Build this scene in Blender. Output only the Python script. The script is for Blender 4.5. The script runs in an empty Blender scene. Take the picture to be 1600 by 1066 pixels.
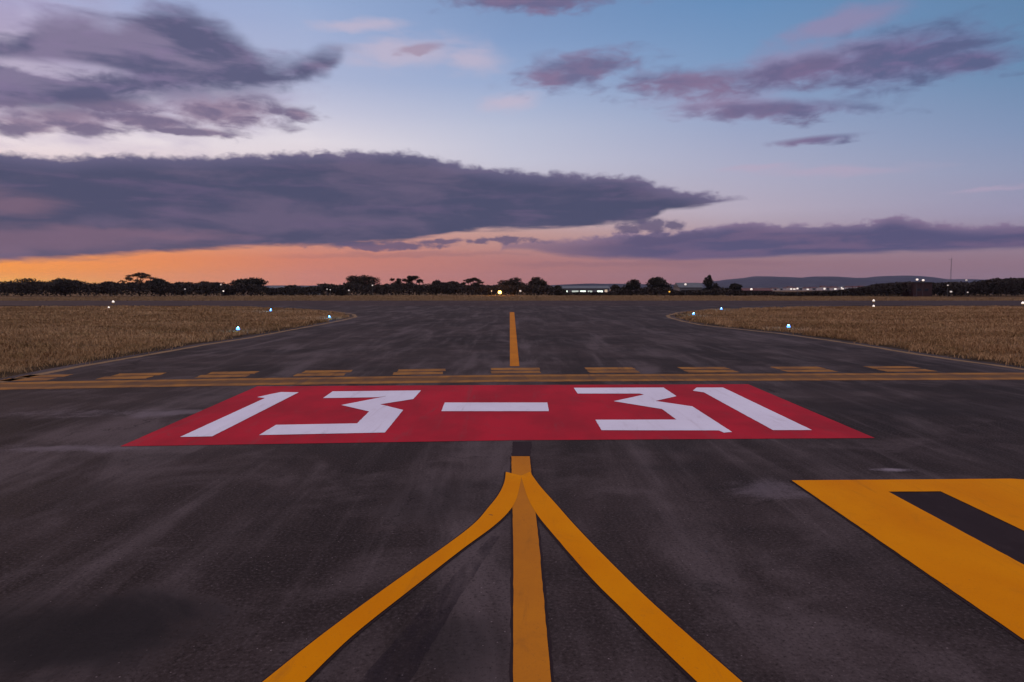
import bpy, bmesh, math, random
import numpy as np
from mathutils import Vector
from mathutils.geometry import tessellate_polygon
R = math.radians
rng = np.random.default_rng(7)
random.seed(7)
SC = bpy.context.scene
COL = SC.collection
# ------------------------------------------------------------------ camera model
F = 1067.0; CH = 1.9; HZ = 451.0
PITCH = math.atan((533.0 - HZ) / F)
def ray(px, py):
    cx, cz = (px - 800.0) / F, (533.0 - py) / F
    c, s = math.cos(PITCH), math.sin(PITCH)
    return Vector((cx, c + s * cz, -s + c * cz))
def G(px, py, z=0.0):
    d = ray(px, py); t = (z - CH) / d.z
    return (d.x * t, d.y * t)
def AZEL(px, py):
    d = ray(px, py).normalized()
    return math.degrees(math.atan2(d.x, d.y)), math.degrees(math.asin(d.z))
def AT(px, py, dist):
    d = ray(px, py); t = dist / d.y
    return Vector((d.x * t, dist, CH + d.z * t))
cam = bpy.data.cameras.new('camera'); co = bpy.data.objects.new('camera', cam); COL.objects.link(co)
co.location = (0, 0, CH); co.rotation_euler = (math.pi / 2 - PITCH, 0, 0)
cam.sensor_width = 36; cam.lens = F / 1600 * 36; cam.clip_end = 60000; cam.clip_start = 0.05
SC.camera = co
SC.view_settings.view_transform = 'Standard'; SC.view_settings.look = 'None'
SC.view_settings.exposure = 0; SC.view_settings.gamma = 1
SC.render.film_transparent = False
def lin(c):
    return tuple(((v / 255) / 12.92 if v / 255 <= 0.04045 else ((v / 255 + 0.055) / 1.055) ** 2.4) for v in c)

# ------------------------------------------------------------------ node helpers
class NT:
    def __init__(s, tree): s.t = tree
    def new(s, kind, **kw):
        n = s.t.nodes.new(kind)
        for k, v in kw.items(): setattr(n, k, v)
        return n
    def put(s, sock, v):
        if v is None: return
        if isinstance(v, bpy.types.NodeSocket): s.t.links.new(v, sock)
        else: sock.default_value = v
    def m(s, op, a, b=None, c=None, clamp=False):
        n = s.new('ShaderNodeMath', operation=op, use_clamp=clamp)
        for i, v in enumerate((a, b, c)): s.put(n.inputs[i], v)
        return n.outputs[0]
    def comb(s, x, y, z=0.0):
        n = s.new('ShaderNodeCombineXYZ')
        for i, v in enumerate((x, y, z)): s.put(n.inputs[i], v)
        return n.outputs[0]
    def vm(s, op, a, b=None):
        n = s.new('ShaderNodeVectorMath', operation=op); s.put(n.inputs[0], a); s.put(n.inputs[1], b)
        return n.outputs['Value'] if op in ('LENGTH', 'DOT_PRODUCT', 'DISTANCE') else n.outputs[0]
    def noise(s, vec, scale=1.0, detail=6, rough=0.55, dist=0.0, color=False):
        n = s.new('ShaderNodeTexNoise'); s.put(n.inputs['Vector'], vec)
        n.inputs['Scale'].default_value = scale; n.inputs['Detail'].default_value = detail
        n.inputs['Roughness'].default_value = rough; n.inputs['Distortion'].default_value = dist
        return n.outputs['Color' if color else 'Fac']
    def ss(s, v, lo, hi, a=0.0, b=1.0, kind='SMOOTHSTEP'):
        n = s.new('ShaderNodeMapRange', interpolation_type=kind)
        for i, q in enumerate((v, lo, hi, a, b)): s.put(n.inputs[i], q)
        return n.outputs[0]
    def mix(s, f, a, b, blend='MIX'):
        n = s.new('ShaderNodeMix', data_type='RGBA', blend_type=blend, clamp_factor=True)
        s.put(n.inputs[0], f)
        for k, v in ((6, a), (7, b)):
            if isinstance(v, tuple): v = (*v[:3], 1)
            s.put(n.inputs[k], v)
        return n.outputs[2]
    def ramp(s, f, stops, interp='LINEAR'):
        n = s.new('ShaderNodeValToRGB'); s.put(n.inputs[0], f); e = n.color_ramp.elements
        n.color_ramp.interpolation = interp
        while len(e) < len(stops): e.new(0.5)
        for i, (p, c) in enumerate(stops): e[i].position = p; e[i].color = (*c[:3], 1)
        return n.outputs[0]
    def curve(s, f, pts):
        n = s.new('ShaderNodeFloatCurve'); s.put(n.inputs['Value'], f); c = n.mapping.curves[0]
        while len(c.points) < len(pts): c.points.new(0.5, 0.5)
        for i, (x, y) in enumerate(pts):
            c.points[i].location = (x, y); c.points[i].handle_type = 'AUTO_CLAMPED'
        n.mapping.update()
        return n.outputs[0]

# ------------------------------------------------------------------ sky
SUN_AZ, SUN_EL = -43.0, 1.2
def build_world():
    w = bpy.data.worlds.new('World'); SC.world = w; w.use_nodes = True
    w.node_tree.nodes.clear(); n = NT(w.node_tree)
    dirn = n.new('ShaderNodeTexCoord').outputs['Generated']
    sp = n.new('ShaderNodeSeparateXYZ'); n.put(sp.inputs[0], dirn)
    az = n.m('MULTIPLY', n.m('ARCTAN2', sp.outputs[0], sp.outputs[1]), 180 / math.pi)
    el = n.m('MULTIPLY', n.m('ARCSINE', sp.outputs[2]), 180 / math.pi)
    # graded dusk sky: colour by elevation in five azimuth columns
    cols = [
        (0, [(0, (168, 168, 206)), (60, (200, 190, 214)), (150, (212, 202, 219)), (215, (236, 226, 233)), (300, (228, 200, 200)), (385, (242, 168, 105)), (410, (252, 156, 60)), (428, (255, 160, 36)), (446, (255, 190, 52))]),
        (230, [(0, (160, 172, 212)), (60, (178, 182, 214)), (120, (190, 190, 216)), (175, (212, 206, 222)), (220, (236, 226, 233)), (300, (222, 192, 195)), (378, (232, 156, 112)), (402, (238, 142, 82)), (420, (240, 146, 78)), (446, (238, 152, 88))]),
        (480, [(0, (152, 173, 213)), (60, (166, 179, 215)), (120, (174, 184, 216)), (175, (203, 203, 224)), (220, (230, 222, 231)), (300, (218, 195, 200)), (375, (212, 146, 130)), (405, (212, 130, 108)), (446, (214, 134, 110))]),
        (800, [(0, (123, 150, 193)), (60, (133, 159, 202)), (130, (156, 175, 212)), (200, (188, 194, 218)), (250, (200, 200, 219)), (320, (202, 187, 197)), (365, (198, 154, 148)), (405, (182, 124, 122)), (446, (184, 119, 111))]),
        (1150, [(0, (104, 144, 190)), (100, (126, 156, 197)), (180, (152, 167, 202)), (260, (174, 176, 202)), (330, (187, 175, 193)), (380, (172, 145, 155)), (410, (156, 117, 125)), (446, (152, 112, 119))]),
        (1600, [(0, (97, 134, 174)), (100, (106, 140, 179)), (200, (131, 151, 187)), (260, (147, 156, 187)), (330, (157, 152, 180)), (380, (150, 130, 148)), (410, (147, 117, 131)), (446, (141, 112, 124))]),
    ]
    elN = n.m('DIVIDE', el, 40.0, clamp=True)
    col = None; pa = None
    for px, stops in cols:
        st = sorted((max(0.0, AZEL(px, y)[1]) / 40.0, lin(c)) for y, c in stops)
        r = n.ramp(elN, st); a = AZEL(px, 300)[0]
        col = r if col is None else n.mix(n.ss(az, pa, a, kind='LINEAR'), col, r)
        pa = a
    # physical sky of the low sun, a light share of it
    sky = n.new('ShaderNodeTexSky', sky_type='NISHITA'); sky.sun_disc = False
    sky.sun_elevation = R(SUN_EL); sky.sun_rotation = R(SUN_AZ); sky.air_density = 1.2; sky.dust_density = 2.0
    sc_ = n.vm('MULTIPLY', sky.outputs[0], (0.16, 0.16, 0.16))
    col = n.mix(0.05, col, sc_)
    # extra zenith brightness above the view, added to light the ground
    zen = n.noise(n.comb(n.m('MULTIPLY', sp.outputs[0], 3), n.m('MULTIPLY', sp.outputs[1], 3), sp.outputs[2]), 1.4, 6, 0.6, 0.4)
    zenith_fill = n.mix(n.ss(zen, 0.35, 0.7), (0.84, 0.74, 0.82), (1.06, 0.94, 1.04))
    col = n.mix(n.ss(el, 27.0, 52.0), col, zenith_fill)
    # noise fields in sky degrees
    def nz(sx, sy, seed, detail=7, rough=0.58, dist=0.3):
        return n.noise(n.comb(n.m('MULTIPLY', az, sx), n.m('MULTIPLY', el, sy), seed), 1.0, detail, rough, dist)
    nA = nz(0.22, 0.72, 3.1, 7, 0.53); nB = nz(0.42, 1.1, 9.7, 7, 0.54); nC = nz(0.10, 0.38, 21.3, 5); nD = nz(0.16, 1.1, 33.3, 6)
    nE = nz(0.9, 1.5, 44.2, 6, 0.6, 0.2)
    azN = n.m('DIVIDE', n.m('ADD', az, 60.0), 120.0, clamp=True)
    def crv(pts):
        q = []
        for px, py in pts:
            a, e = AZEL(px, py); q.append(((a + 60) / 120, max(0.0, e) / 40))
        q = [(0.0, q[0][1])] + q + [(1.0, q[-1][1])]
        return n.m('MULTIPLY', n.curve(azN, q), 40.0)
    def cen(x, k): return n.m('MULTIPLY', n.m('SUBTRACT', x, 0.5), k)
    def band(top, bot, wt, wb, kt, kb, nt=None, nb=None):
        t = n.m('ADD', crv(top), cen(nt or nB, kt)); b = n.m('ADD', crv(bot), cen(nb or nA, kb))
        up = n.ss(n.m('SUBTRACT', t, el), 0.0, wt); dn = n.ss(n.m('SUBTRACT', el, b), 0.0, wb)
        return n.m('MULTIPLY', up, dn)
    def blobs(lst, amp, lo, hi, nzs):
        f = None
        wx = n.m('ADD', az, cen(nA, 2.2)); wy = n.m('ADD', el, cen(nB, 0.9))
        for (px, py, rx, ry, rot) in lst:
            a, e = AZEL(px, py); ca, sa = math.cos(R(rot)), math.sin(R(rot))
            k = F * math.pi / 180
            dx = n.m('SUBTRACT', wx, a); dy = n.m('SUBTRACT', wy, e)
            u = n.m('ADD', n.m('MULTIPLY', dx, ca * k / rx), n.m('MULTIPLY', dy, sa * k / rx))
            v = n.m('ADD', n.m('MULTIPLY', dx, -sa * k / ry), n.m('MULTIPLY', dy, ca * k / ry))
            r = n.m('SUBTRACT', 1.0, n.vm('LENGTH', n.comb(u, v)))
            f = r if f is None else n.m('MAXIMUM', f, r)
        f = n.m('ADD', f, cen(nzs, amp))
        return n.ss(f, lo, hi), f
    # faint high veils, pale pink
    a1, _ = blobs([(640, 84, 130, 34, 4), (735, 95, 75, 28, -4), (800, 160, 60, 20, 8), (560, 40, 100, 12, 6)], 1.5, 0.0, 0.9, nA)
    col = n.mix(n.m('MULTIPLY', a1, 0.62), col, lin((201, 185, 203)))
    a1b, _ = blobs([(655, 76, 48, 9, 10)], 1.4, 0.0, 0.7, nB)
    col = n.mix(n.m('MULTIPLY', a1b, 0.5), col, lin((150, 118, 140)))
    a1c, _ = blobs([(1300, 268, 170, 13, -2), (1540, 296, 80, 4, 2), (1180, 262, 80, 7, 0)], 1.8, 0.0, 1.0, nD)
    col = n.mix(n.m('MULTIPLY', a1c, 0.4), col, lin((190, 165, 188)))
    # right hand mauve clouds
    a2p, _ = blobs([(1315, 38, 105, 24, 8), (1265, 95, 150, 40, 2), (1120, 160, 130, 28, -4)], 1.5, 0.0, 0.9, nA)
    col = n.mix(n.m('MULTIPLY', a2p, 0.55), col, lin((158, 133, 166)))
    a2, f2 = blobs([(905, 110, 130, 36, 6), (1075, 132, 165, 30, -4), (1255, 112, 160, 30, 2), (1400, 92, 160, 50, 3), (1495, 98, 100, 26, -3), (1205, 172, 175, 20, -4), (1265, 221, 85, 9, 2), (820, 4, 170, 18, 0), ], 1.45, 0.0, 0.8, nB)
    mau = n.mix(n.ss(nA, 0.35, 0.65), lin((132, 106, 138)), lin((102, 96, 132)))
    mau = n.mix(n.ss(az, 14.0, 30.0), mau, n.mix(n.ss(nB, 0.4, 0.62), lin((112, 98, 138)), lin((88, 90, 128))))
    col = n.mix(n.m('MULTIPLY', a2, 0.86), col, mau)
    # upper left cloud mass
    topC = [(-300, -60), (0, 24), (50, 10), (110, -6), (180, -2), (280, -8), (345, 16), (400, 56), (430, 76), (470, 72), (520, 60), (560, 66), (575, 90), (900, 90)]
    botC = [(-300, 200), (0, 182), (120, 184), (230, 170), (330, 158), (400, 158), (455, 148), (505, 136), (535, 104), (560, 84), (575, 96), (900, 100)]
    a3 = band(topC, botC, 2.0, 1.5, 2.6, 1.8, nA, nB)
    a3b, f3b = blobs([(350, 175, 130, 36, 5), (235, 190, 85, 17, 0), (105, 186, 105, 27, 3), (40, 196, 60, 20, 0), (462, 178, 30, 13, -10), (20, 150, 70, 26, 0), (150, 160, 130, 16, 0), (300, 205, 90, 8, 0)], 1.5, 0.0, 0.75, nB)
    gap, _ = blobs([(60, 104, 120, 13, 2), (130, 106, 70, 11, 0), (5, 32, 50, 18, 10)], 1.3, 0.0, 0.9, nB)
    pale = n.mix(n.m('MULTIPLY', n.ss(nA, 0.3, 0.62), 0.75), lin((200, 186, 212)), lin((152, 138, 176)))
    left_veil, _ = blobs([(90, 110, 330, 120, 0)], 1.4, 0.0, 0.7, nA)
    col = n.mix(n.m('MULTIPLY', left_veil, 0.55), col, pale)
    grey = n.mix(n.ss(n.m('ADD', nC, n.ss(az, -36.0, -24.0, -0.07, 0.05)), 0.36, 0.54), lin((128, 118, 148)), lin((89, 90, 122)))
    grey = n.mix(n.m('MULTIPLY', n.ss(nB, 0.46, 0.72), 0.45), grey, lin((136, 120, 156)))
    mv = n.mix(n.ss(nB, 0.38, 0.62), lin((146, 126, 150)), lin((114, 102, 132)))
    col = n.mix(n.m('MULTIPLY', a3b, 0.93), col, mv)
    col = n.mix(n.m('MULTIPLY', a3, n.m('SUBTRACT', 0.97, n.m('MULTIPLY', gap, 0.75))), col, grey)
    # long dark deck on the left
    topA = [(-400, 222), (0, 230), (60, 238), (190, 236), (300, 239), (400, 236), (500, 232), (600, 232), (660, 237), (720, 251), (800, 262), (900, 267), (1000, 272), (1022, 282), (1060, 291), (1110, 299), (1160, 306), (1200, 318), (1700, 330)]
    botA = [(-400, 425), (0, 414), (100, 406), (200, 399), (350, 393), (480, 388), (600, 383), (685, 374), (720, 366), (850, 361), (950, 356), (1015, 350), (1040, 335), (1090, 327), (1150, 317), (1200, 317), (1700, 322)]
    a4 = band(topA, botA, 0.6, 0.5, 1.3, 1.5, nE, nD)
    dk = n.mix(n.ss(nC, 0.34, 0.54), lin((97, 89, 117)), lin((71, 75, 104)))
    dk = n.mix(n.m('MULTIPLY', n.ss(nD, 0.50, 0.68), 0.55), dk, lin((102, 89, 121)))
    t4 = n.m('SUBTRACT', crv(topA), el)
    dk = n.mix(n.m('MULTIPLY', n.ss(t4, 1.6, 0.1), 0.55), dk, lin((122, 112, 146)))
    low, _ = blobs([(60, 375, 270, 30, 2), (20, 318, 80, 22, 0), (200, 365, 200, 14, 0)], 1.1, 0.0, 0.8, nD)
    dk = n.mix(n.m('MULTIPLY', low, 0.75), dk, lin((124, 99, 120)))
    col = n.mix(n.m('MULTIPLY', a4, 0.985), col, dk)
    # low deck on the right
    topB = [(-400, 440), (740, 430), (800, 374), (900, 370), (960, 362), (1040, 359), (1110, 350), (1160, 342), (1220, 346), (1300, 346), (1360, 343), (1393, 334), (1430, 339), (1480, 345), (1540, 348), (1620, 343), (1900, 334)]
    botB = [(-400, 436), (740, 420), (800, 394), (900, 405), (980, 408), (1100, 408), (1200, 406), (1300, 403), (1400, 399), (1500, 395), (1600, 391), (1900, 380)]
    a5 = band(topB, botB, 0.45, 0.45, 1.5, 0.9, nE, nD)
    a5 = n.m('MULTIPLY', a5, n.ss(az, -1.0, 10.0, 0.7, 1.0))
    up = n.ss(n.m('SUBTRACT', crv(topB), el), -0.1, 1.1)
    bd = n.mix(up, lin((138, 118, 148)), n.mix(n.ss(nD, 0.36, 0.56), lin((106, 90, 122)), lin((80, 79, 115))))
    bd = n.mix(n.m('MULTIPLY', n.ss(az, 14.0, 2.0), 0.6), bd, lin((128, 102, 124)))
    col = n.mix(n.m('MULTIPLY', a5, 0.96), col, bd)
    a6, _ = blobs([(985, 357, 34, 10, 0), (1020, 353, 28, 14, 0), (1050, 351, 24, 13, 0), (1030, 374, 80, 14, 4), (780, 376, 90, 6, 0), (600, 384, 130, 8, 1), (690, 376, 60, 6, 3)], 2.2, 0.0, 0.7, nE)
    col = n.mix(n.m('MULTIPLY', a6, 0.85), col, lin((92, 84, 116)))
    # thin streaks of mauve above the horizon glow
    st, _ = blobs([(60, 405, 160, 5, 0), (650, 398, 240, 6, 1), (1000, 412, 300, 7, 0)], 1.2, 0.0, 0.8, nD)
    col = n.mix(n.m('MULTIPLY', st, 0.30), col, lin((128, 96, 112)))
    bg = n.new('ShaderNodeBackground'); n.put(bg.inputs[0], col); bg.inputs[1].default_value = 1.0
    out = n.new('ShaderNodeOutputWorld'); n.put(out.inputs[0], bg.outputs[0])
    w.cycles.sampling_method = 'MANUAL'; w.cycles.sample_map_resolution = 512
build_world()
sl = bpy.data.lights.new('low_sun', 'SUN'); sl.energy = 0.5; sl.angle = R(10); sl.color = (1.0, 0.55, 0.25)
so = bpy.data.objects.new('low_sun', sl); COL.objects.link(so)
_sd = Vector((math.sin(R(SUN_AZ)) * math.cos(R(SUN_EL)), math.cos(R(SUN_AZ)) * math.cos(R(SUN_EL)), math.sin(R(SUN_EL))))
so.rotation_euler = (-_sd).to_track_quat('-Z', 'Y').to_euler()

# ------------------------------------------------------------------ materials
MATS = {}
def mat(name, rough=0.8, spec=0.3):
    m = bpy.data.materials.new(name); m.use_nodes = True; n = NT(m.node_tree)
    b = m.node_tree.nodes['Principled BSDF']
    b.inputs['Roughness'].default_value = rough; b.inputs['Specular IOR Level'].default_value = spec
    MATS[name] = m
    return m, n, b
def pos(n): return n.new('ShaderNodeNewGeometry').outputs['Position']
def scaled(n, v, s): return n.vm('MULTIPLY', v, s)
def rotz(n, v, a, s):
    mp = n.new('ShaderNodeMapping'); n.put(mp.inputs[0], v); mp.inputs['Rotation'].default_value = (0, 0, R(a)); mp.inputs['Scale'].default_value = s
    return mp.outputs[0]
def asphalt(name, base, light, dark, runway=False):
    m, n, b = mat(name, 0.9, 0.04); p = pos(n)
    big = n.noise(scaled(n, p, (0.10, 0.22, 1)), 1.0, 6, 0.6, 0.6)
    mid = n.noise(scaled(n, p, (0.8, 0.9, 1)), 1.0, 7, 0.65, 0.5)
    st1 = n.noise(rotz(n, p, 0, (1.5, 0.10, 1)), 1.0, 6, 0.65, 0.4)
    st2 = n.noise(rotz(n, p, 38, (2.2, 0.16, 1)), 1.0, 6, 0.65, 0.6)
    st3 = n.noise(rotz(n, p, -84, (1.4, 0.14, 1)), 1.0, 6, 0.65, 0.5)
    fine = n.noise(p, 42.0, 5, 0.75); grit = n.noise(p, 190.0, 2, 0.6)
    st4 = n.noise(rotz(n, p, 62, (0.75, 0.13, 1)), 1.0, 7, 0.62, 0.9)
    c = n.mix(n.ss(big, 0.34, 0.64), dark, base)
    c = n.mix(n.m('MULTIPLY', n.ss(st4, 0.47, 0.68), 0.70), c, light)
    c = n.mix(n.m('MULTIPLY', n.ss(st4, 0.47, 0.30), 0.75), c, dark)
    c = n.mix(n.m('MULTIPLY', n.ss(st2, 0.50, 0.74), 0.50), c, light)
    c = n.mix(n.m('MULTIPLY', n.ss(st2, 0.45, 0.28), 0.60), c, dark)
    c = n.mix(n.m('MULTIPLY', n.ss(st3, 0.53, 0.76), 0.40), c, light)
    c = n.mix(n.m('MULTIPLY', n.ss(st1, 0.50, 0.70), 0.50), c, dark)
    c = n.mix(n.m('MULTIPLY', n.ss(mid, 0.47, 0.72), 0.55), c, light)
    c = n.mix(n.m('MULTIPLY', n.ss(mid, 0.50, 0.28), 0.70), c, dark)
    c = n.mix(n.m('MULTIPLY', n.ss(fine, 0.50, 0.70), 0.60), c, light)
    c = n.mix(n.m('MULTIPLY', n.ss(fine, 0.48, 0.32), 0.75), c, tuple(v * 0.40 for v in dark))
    cw = n.vm('ADD', scaled(n, p, (0.35, 0.35, 0)), n.vm('MULTIPLY', n.noise(scaled(n, p, (1.1, 1.1, 0)), 1.0, 6, 0.65, 0.0, True), (0.55, 0.55, 0)))
    vc = n.new('ShaderNodeTexVoronoi', feature='DISTANCE_TO_EDGE'); n.put(vc.inputs['Vector'], cw); vc.inputs['Scale'].default_value = 1.0
    crack = n.m('MULTIPLY', n.ss(vc.outputs['Distance'], 0.0055, 0.0015), n.ss(big, 0.48, 0.60))
    c = n.mix(n.m('MULTIPLY', crack, 0.7), c, (0.012, 0.009, 0.009))
    # pale exposed stones
    vo = n.new('ShaderNodeTexVoronoi'); n.put(vo.inputs['Vector'], p); vo.inputs['Scale'].default_value = 26.0
    sel = n.m('GREATER_THAN', n.new('ShaderNodeSeparateXYZ').outputs[0], 2.0)
    sx = n.new('ShaderNodeSeparateColor'); n.put(sx.inputs[0], vo.outputs['Color'])
    stone = n.m('MULTIPLY', n.ss(vo.outputs['Distance'], 0.16, 0.06), n.m('GREATER_THAN', sx.outputs[0], 0.93))
    c = n.mix(n.m('MULTIPLY', stone, 0.7), c, (0.26, 0.20, 0.20))
    if not runway:
        # oil stain on the lower left, scuffs by the panel
        for (px, py, rx, ry, k) in ((40, 985, 1.0, 0.55, 0.75), (120, 1000, 0.8, 0.6, 0.5), (700, 1010, 0.35, 0.5, 0.5), (690, 780, 0.6, 0.8, 0.35), (300, 645, 2.2, 0.5, -0.45), (1395, 734, 0.32, 0.10, -0.95), (1190, 760, 0.5, 0.5, -0.3), (110, 700, 1.2, 0.3, -0.4), (1430, 640, 2.4, 0.9, 0.45)):
            gx, gy = G(px, py)
            d = n.vm('SUBTRACT', p, (gx, gy, 0.0)); d = n.vm('MULTIPLY', d, (1 / rx, 1 / ry, 0.0))
            f = n.m('ADD', n.m('SUBTRACT', 1.0, n.vm('LENGTH', d)), n.m('ADD', n.m('MULTIPLY', n.m('SUBTRACT', mid, 0.5), 3.2), n.m('MULTIPLY', n.m('SUBTRACT', fine, 0.5), 1.0)))
            f = n.ss(f, 0.0, 0.8)
            c = n.mix(n.m('MULTIPLY', f, abs(k)), c, (0.016, 0.0135, 0.0145) if k > 0 else (0.20, 0.16, 0.18))
    n.put(b.inputs['Base Color'], c)
    n.put(b.inputs['Roughness'], n.ss(mid, 0.3, 0.7, 0.8, 0.97))
    bp = n.new('ShaderNodeBump'); bp.inputs['Strength'].default_value = 0.35; bp.inputs['Distance'].default_value = 0.006
    n.put(bp.inputs['Height'], n.m('ADD', fine, n.m('MULTIPLY', grit, 0.5))); n.put(b.inputs['Normal'], bp.outputs[0])
    return m
asphalt('asphalt', (0.049, 0.034, 0.033), (0.112, 0.084, 0.085), (0.022, 0.0155, 0.015))
asphalt('runway_asphalt', (0.056, 0.034, 0.033), (0.085, 0.057, 0.056), (0.034, 0.021, 0.020), True)
def paint(name, c1, c2, under, wear=0.5, scale=1.0):
    m, n, b = mat(name, 0.85, 0.04); p = pos(n)
    a = n.noise(scaled(n, p, (1.1, 0.6, 1)), scale, 6, 0.6, 0.3); f = n.noise(p, 60, 4, 0.7); g = n.noise(rotz(n, p, 20, (3.0, 0.5, 1)), 1.6, 6, 0.7, 0.6)
    ty = n.noise(rotz(n, p, -4, (3.2, 0.12, 1)), 1.0, 6, 0.68, 0.5); chip = n.noise(p, 14.0, 8, 0.75, 0.3); blot = n.noise(p, 2.3, 7, 0.7, 0.8)
    c = n.mix(n.ss(a, 0.32, 0.68), c1, c2)
    c = n.mix(n.m('MULTIPLY', n.ss(g, 0.56, 0.76), wear), c, under)
    c = n.mix(n.m('MULTIPLY', n.ss(f, 0.55, 0.75), wear * 0.7), c, under)
    c = n.mix(n.m('MULTIPLY', n.ss(ty, 0.54, 0.74), wear * 0.75), c, under)
    c = n.mix(n.m('MULTIPLY', n.ss(blot, 0.56, 0.74), wear * 0.55), c, under)
    c = n.mix(n.m('MULTIPLY', n.ss(chip, 0.645, 0.70), min(0.9, wear * 1.3)), c, (0.05, 0.035, 0.034))
    n.put(b.inputs['Base Color'], c)
    bp = n.new('ShaderNodeBump'); bp.inputs['Strength'].default_value = 0.25; bp.inputs['Distance'].default_value = 0.004
    n.put(bp.inputs['Height'], f); n.put(b.inputs['Normal'], bp.outputs[0])
    return m
paint('yellow_paint', (0.66, 0.222, 0.0006), (0.60, 0.182, 0.0006), (0.36, 0.125, 0.012), 0.55)
paint('dull_yellow_paint', (0.50, 0.170, 0.012), (0.41, 0.135, 0.014), (0.20, 0.08, 0.02), 0.6)
paint('worn_yellow_paint', (0.31, 0.135, 0.034), (0.19, 0.085, 0.034), (0.10, 0.058, 0.036), 0.9, 2.0)
paint('red_paint', (0.42, 0.015, 0.030), (0.30, 0.015, 0.026), (0.24, 0.04, 0.048), 0.85)
paint('white_paint', (0.68, 0.63, 0.71), (0.63, 0.57, 0.65), (0.46, 0.38, 0.42), 0.55)
paint('black_paint', (0.024, 0.015, 0.017), (0.032, 0.020, 0.022), (0.05, 0.034, 0.034), 0.7)
paint('faded_black_paint', (0.028, 0.020, 0.026), (0.036, 0.025, 0.028), (0.054, 0.036, 0.037), 0.95)
def worn_through(name, c, lo, hi):
    m, n, b = mat(name, 0.9, 0.04); p = pos(n); t = m.node_tree
    k = n.noise(rotz(n, p, 25, (3.5, 0.8, 1)), 1.0, 8, 0.75, 0.6); n.put(b.inputs['Base Color'], n.mix(n.ss(n.noise(p, 60.0, 4, 0.7), 0.35, 0.65), tuple(v * .6 for v in c), c))
    tr = n.new('ShaderNodeBsdfTransparent'); mx = n.new('ShaderNodeMixShader'); n.put(mx.inputs[0], n.ss(k, lo, hi, 0.0, 0.42)); n.put(mx.inputs[1], tr.outputs[0]); n.put(mx.inputs[2], b.outputs[0])
    n.put(t.nodes['Material Output'].inputs[0], mx.outputs[0])
worn_through('stripe_black', (0.034, 0.025, 0.033), 0.36, 0.62)
paint('ghost_paint', (0.17, 0.08, 0.03), (0.11, 0.058, 0.033), (0.066, 0.042, 0.045), 0.9, 2.0)
paint('edge_paint', (0.24, 0.145, 0.08), (0.18, 0.11, 0.06), (0.10, 0.065, 0.048), 0.8, 2.0)
def earth():
    m, n, b = mat('dry_earth', 0.95, 0.1); p = pos(n)
    a = n.noise(p, 0.25, 7, 0.6, 0.4); f = n.noise(p, 9.0, 5, 0.65); far = n.noise(scaled(n, p, (0.012, 0.03, 1)), 1.0, 6, 0.6)
    c = n.mix(n.ss(a, 0.35, 0.65), (0.11, 0.058, 0.026), (0.17, 0.092, 0.042))
    c = n.mix(n.m('MULTIPLY', n.ss(f, 0.45, 0.7), 0.5), c, (0.05, 0.026, 0.012))
    c = n.mix(n.m('MULTIPLY', n.ss(far, 0.45, 0.65), 0.5), c, (0.10, 0.064, 0.03))
    n.put(b.inputs['Base Color'], c)
earth()
def grassmat(name, a, b_, c_, d_):
    m, n, b = mat(name, 0.85, 0.15); g = n.new('ShaderNodeNewGeometry'); p = g.outputs['Position']
    q = n.noise(scaled(n, p, (0.10, 0.22, 0)), 1.0, 6, 0.65, 0.8); q2 = n.noise(scaled(n, p, (0.7, 0.7, 0)), 1.0, 5, 0.6)
    r = g.outputs['Random Per Island']
    c = n.mix(n.ss(q, 0.36, 0.64), a, b_)
    c = n.mix(n.m('MULTIPLY', n.ss(q2, 0.48, 0.68), 0.7), c, c_)
    c = n.mix(n.m('MULTIPLY', n.ss(r, 0.4, 1.0, kind='LINEAR'), 0.28), c, d_)
    n.put(b.inputs['Base Color'], c)
grassmat('dry_grass', (0.290, 0.155, 0.066), (0.48, 0.28, 0.135), (0.210, 0.130, 0.045), (0.42, 0.25, 0.125))
grassmat('tall_dry_grass', (0.28, 0.165, 0.08), (0.34, 0.21, 0.10), (0.20, 0.12, 0.05), (0.40, 0.26, 0.14))
def leafmat(name, a, b_):
    m, n, b = mat(name, 0.75, 0.2); g = n.new('ShaderNodeNewGeometry')
    q = n.noise(g.outputs['Position'], 0.6, 4, 0.6); r = g.outputs['Random Per Island']
    c = n.mix(n.ss(q, 0.35, 0.65), a, b_); c = n.mix(n.m('MULTIPLY', r, 0.35), c, tuple(v * 1.5 for v in b_))
    n.put(b.inputs['Base Color'], c)
leafmat('dark_leaves', (0.020, 0.014, 0.009), (0.034, 0.025, 0.014))
leafmat('brown_leaves', (0.030, 0.018, 0.010), (0.045, 0.028, 0.015))
leafmat('scrub_leaves', (0.022, 0.014, 0.010), (0.036, 0.023, 0.015))
def plain(name, c, rough=0.7, spec=0.3, var=0.25, sc=3.0, metal=0.0):
    m, n, b = mat(name, rough, spec); q = n.noise(pos(n), sc, 5, 0.6)
    n.put(b.inputs['Base Color'], n.mix(n.ss(q, 0.3, 0.7), tuple(v * (1 - var) for v in c), tuple(v * (1 + var) for v in c)))
    b.inputs['Metallic'].default_value = metal
    return m
plain('bark', (0.03, 0.02, 0.014), 0.9); plain('grey_metal', (0.25, 0.25, 0.26), 0.5, 0.5, 0.15, 8, 0.6)
plain('dark_metal', (0.06, 0.06, 0.065), 0.5, 0.5); plain('pale_wall', (0.22, 0.20, 0.19)); plain('grey_roof', (0.10, 0.10, 0.11))
plain('red_wall', (0.055, 0.022, 0.02)); plain('red_roof', (0.11, 0.03, 0.025)); plain('dark_glass', (0.02, 0.022, 0.03), 0.2)
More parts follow.
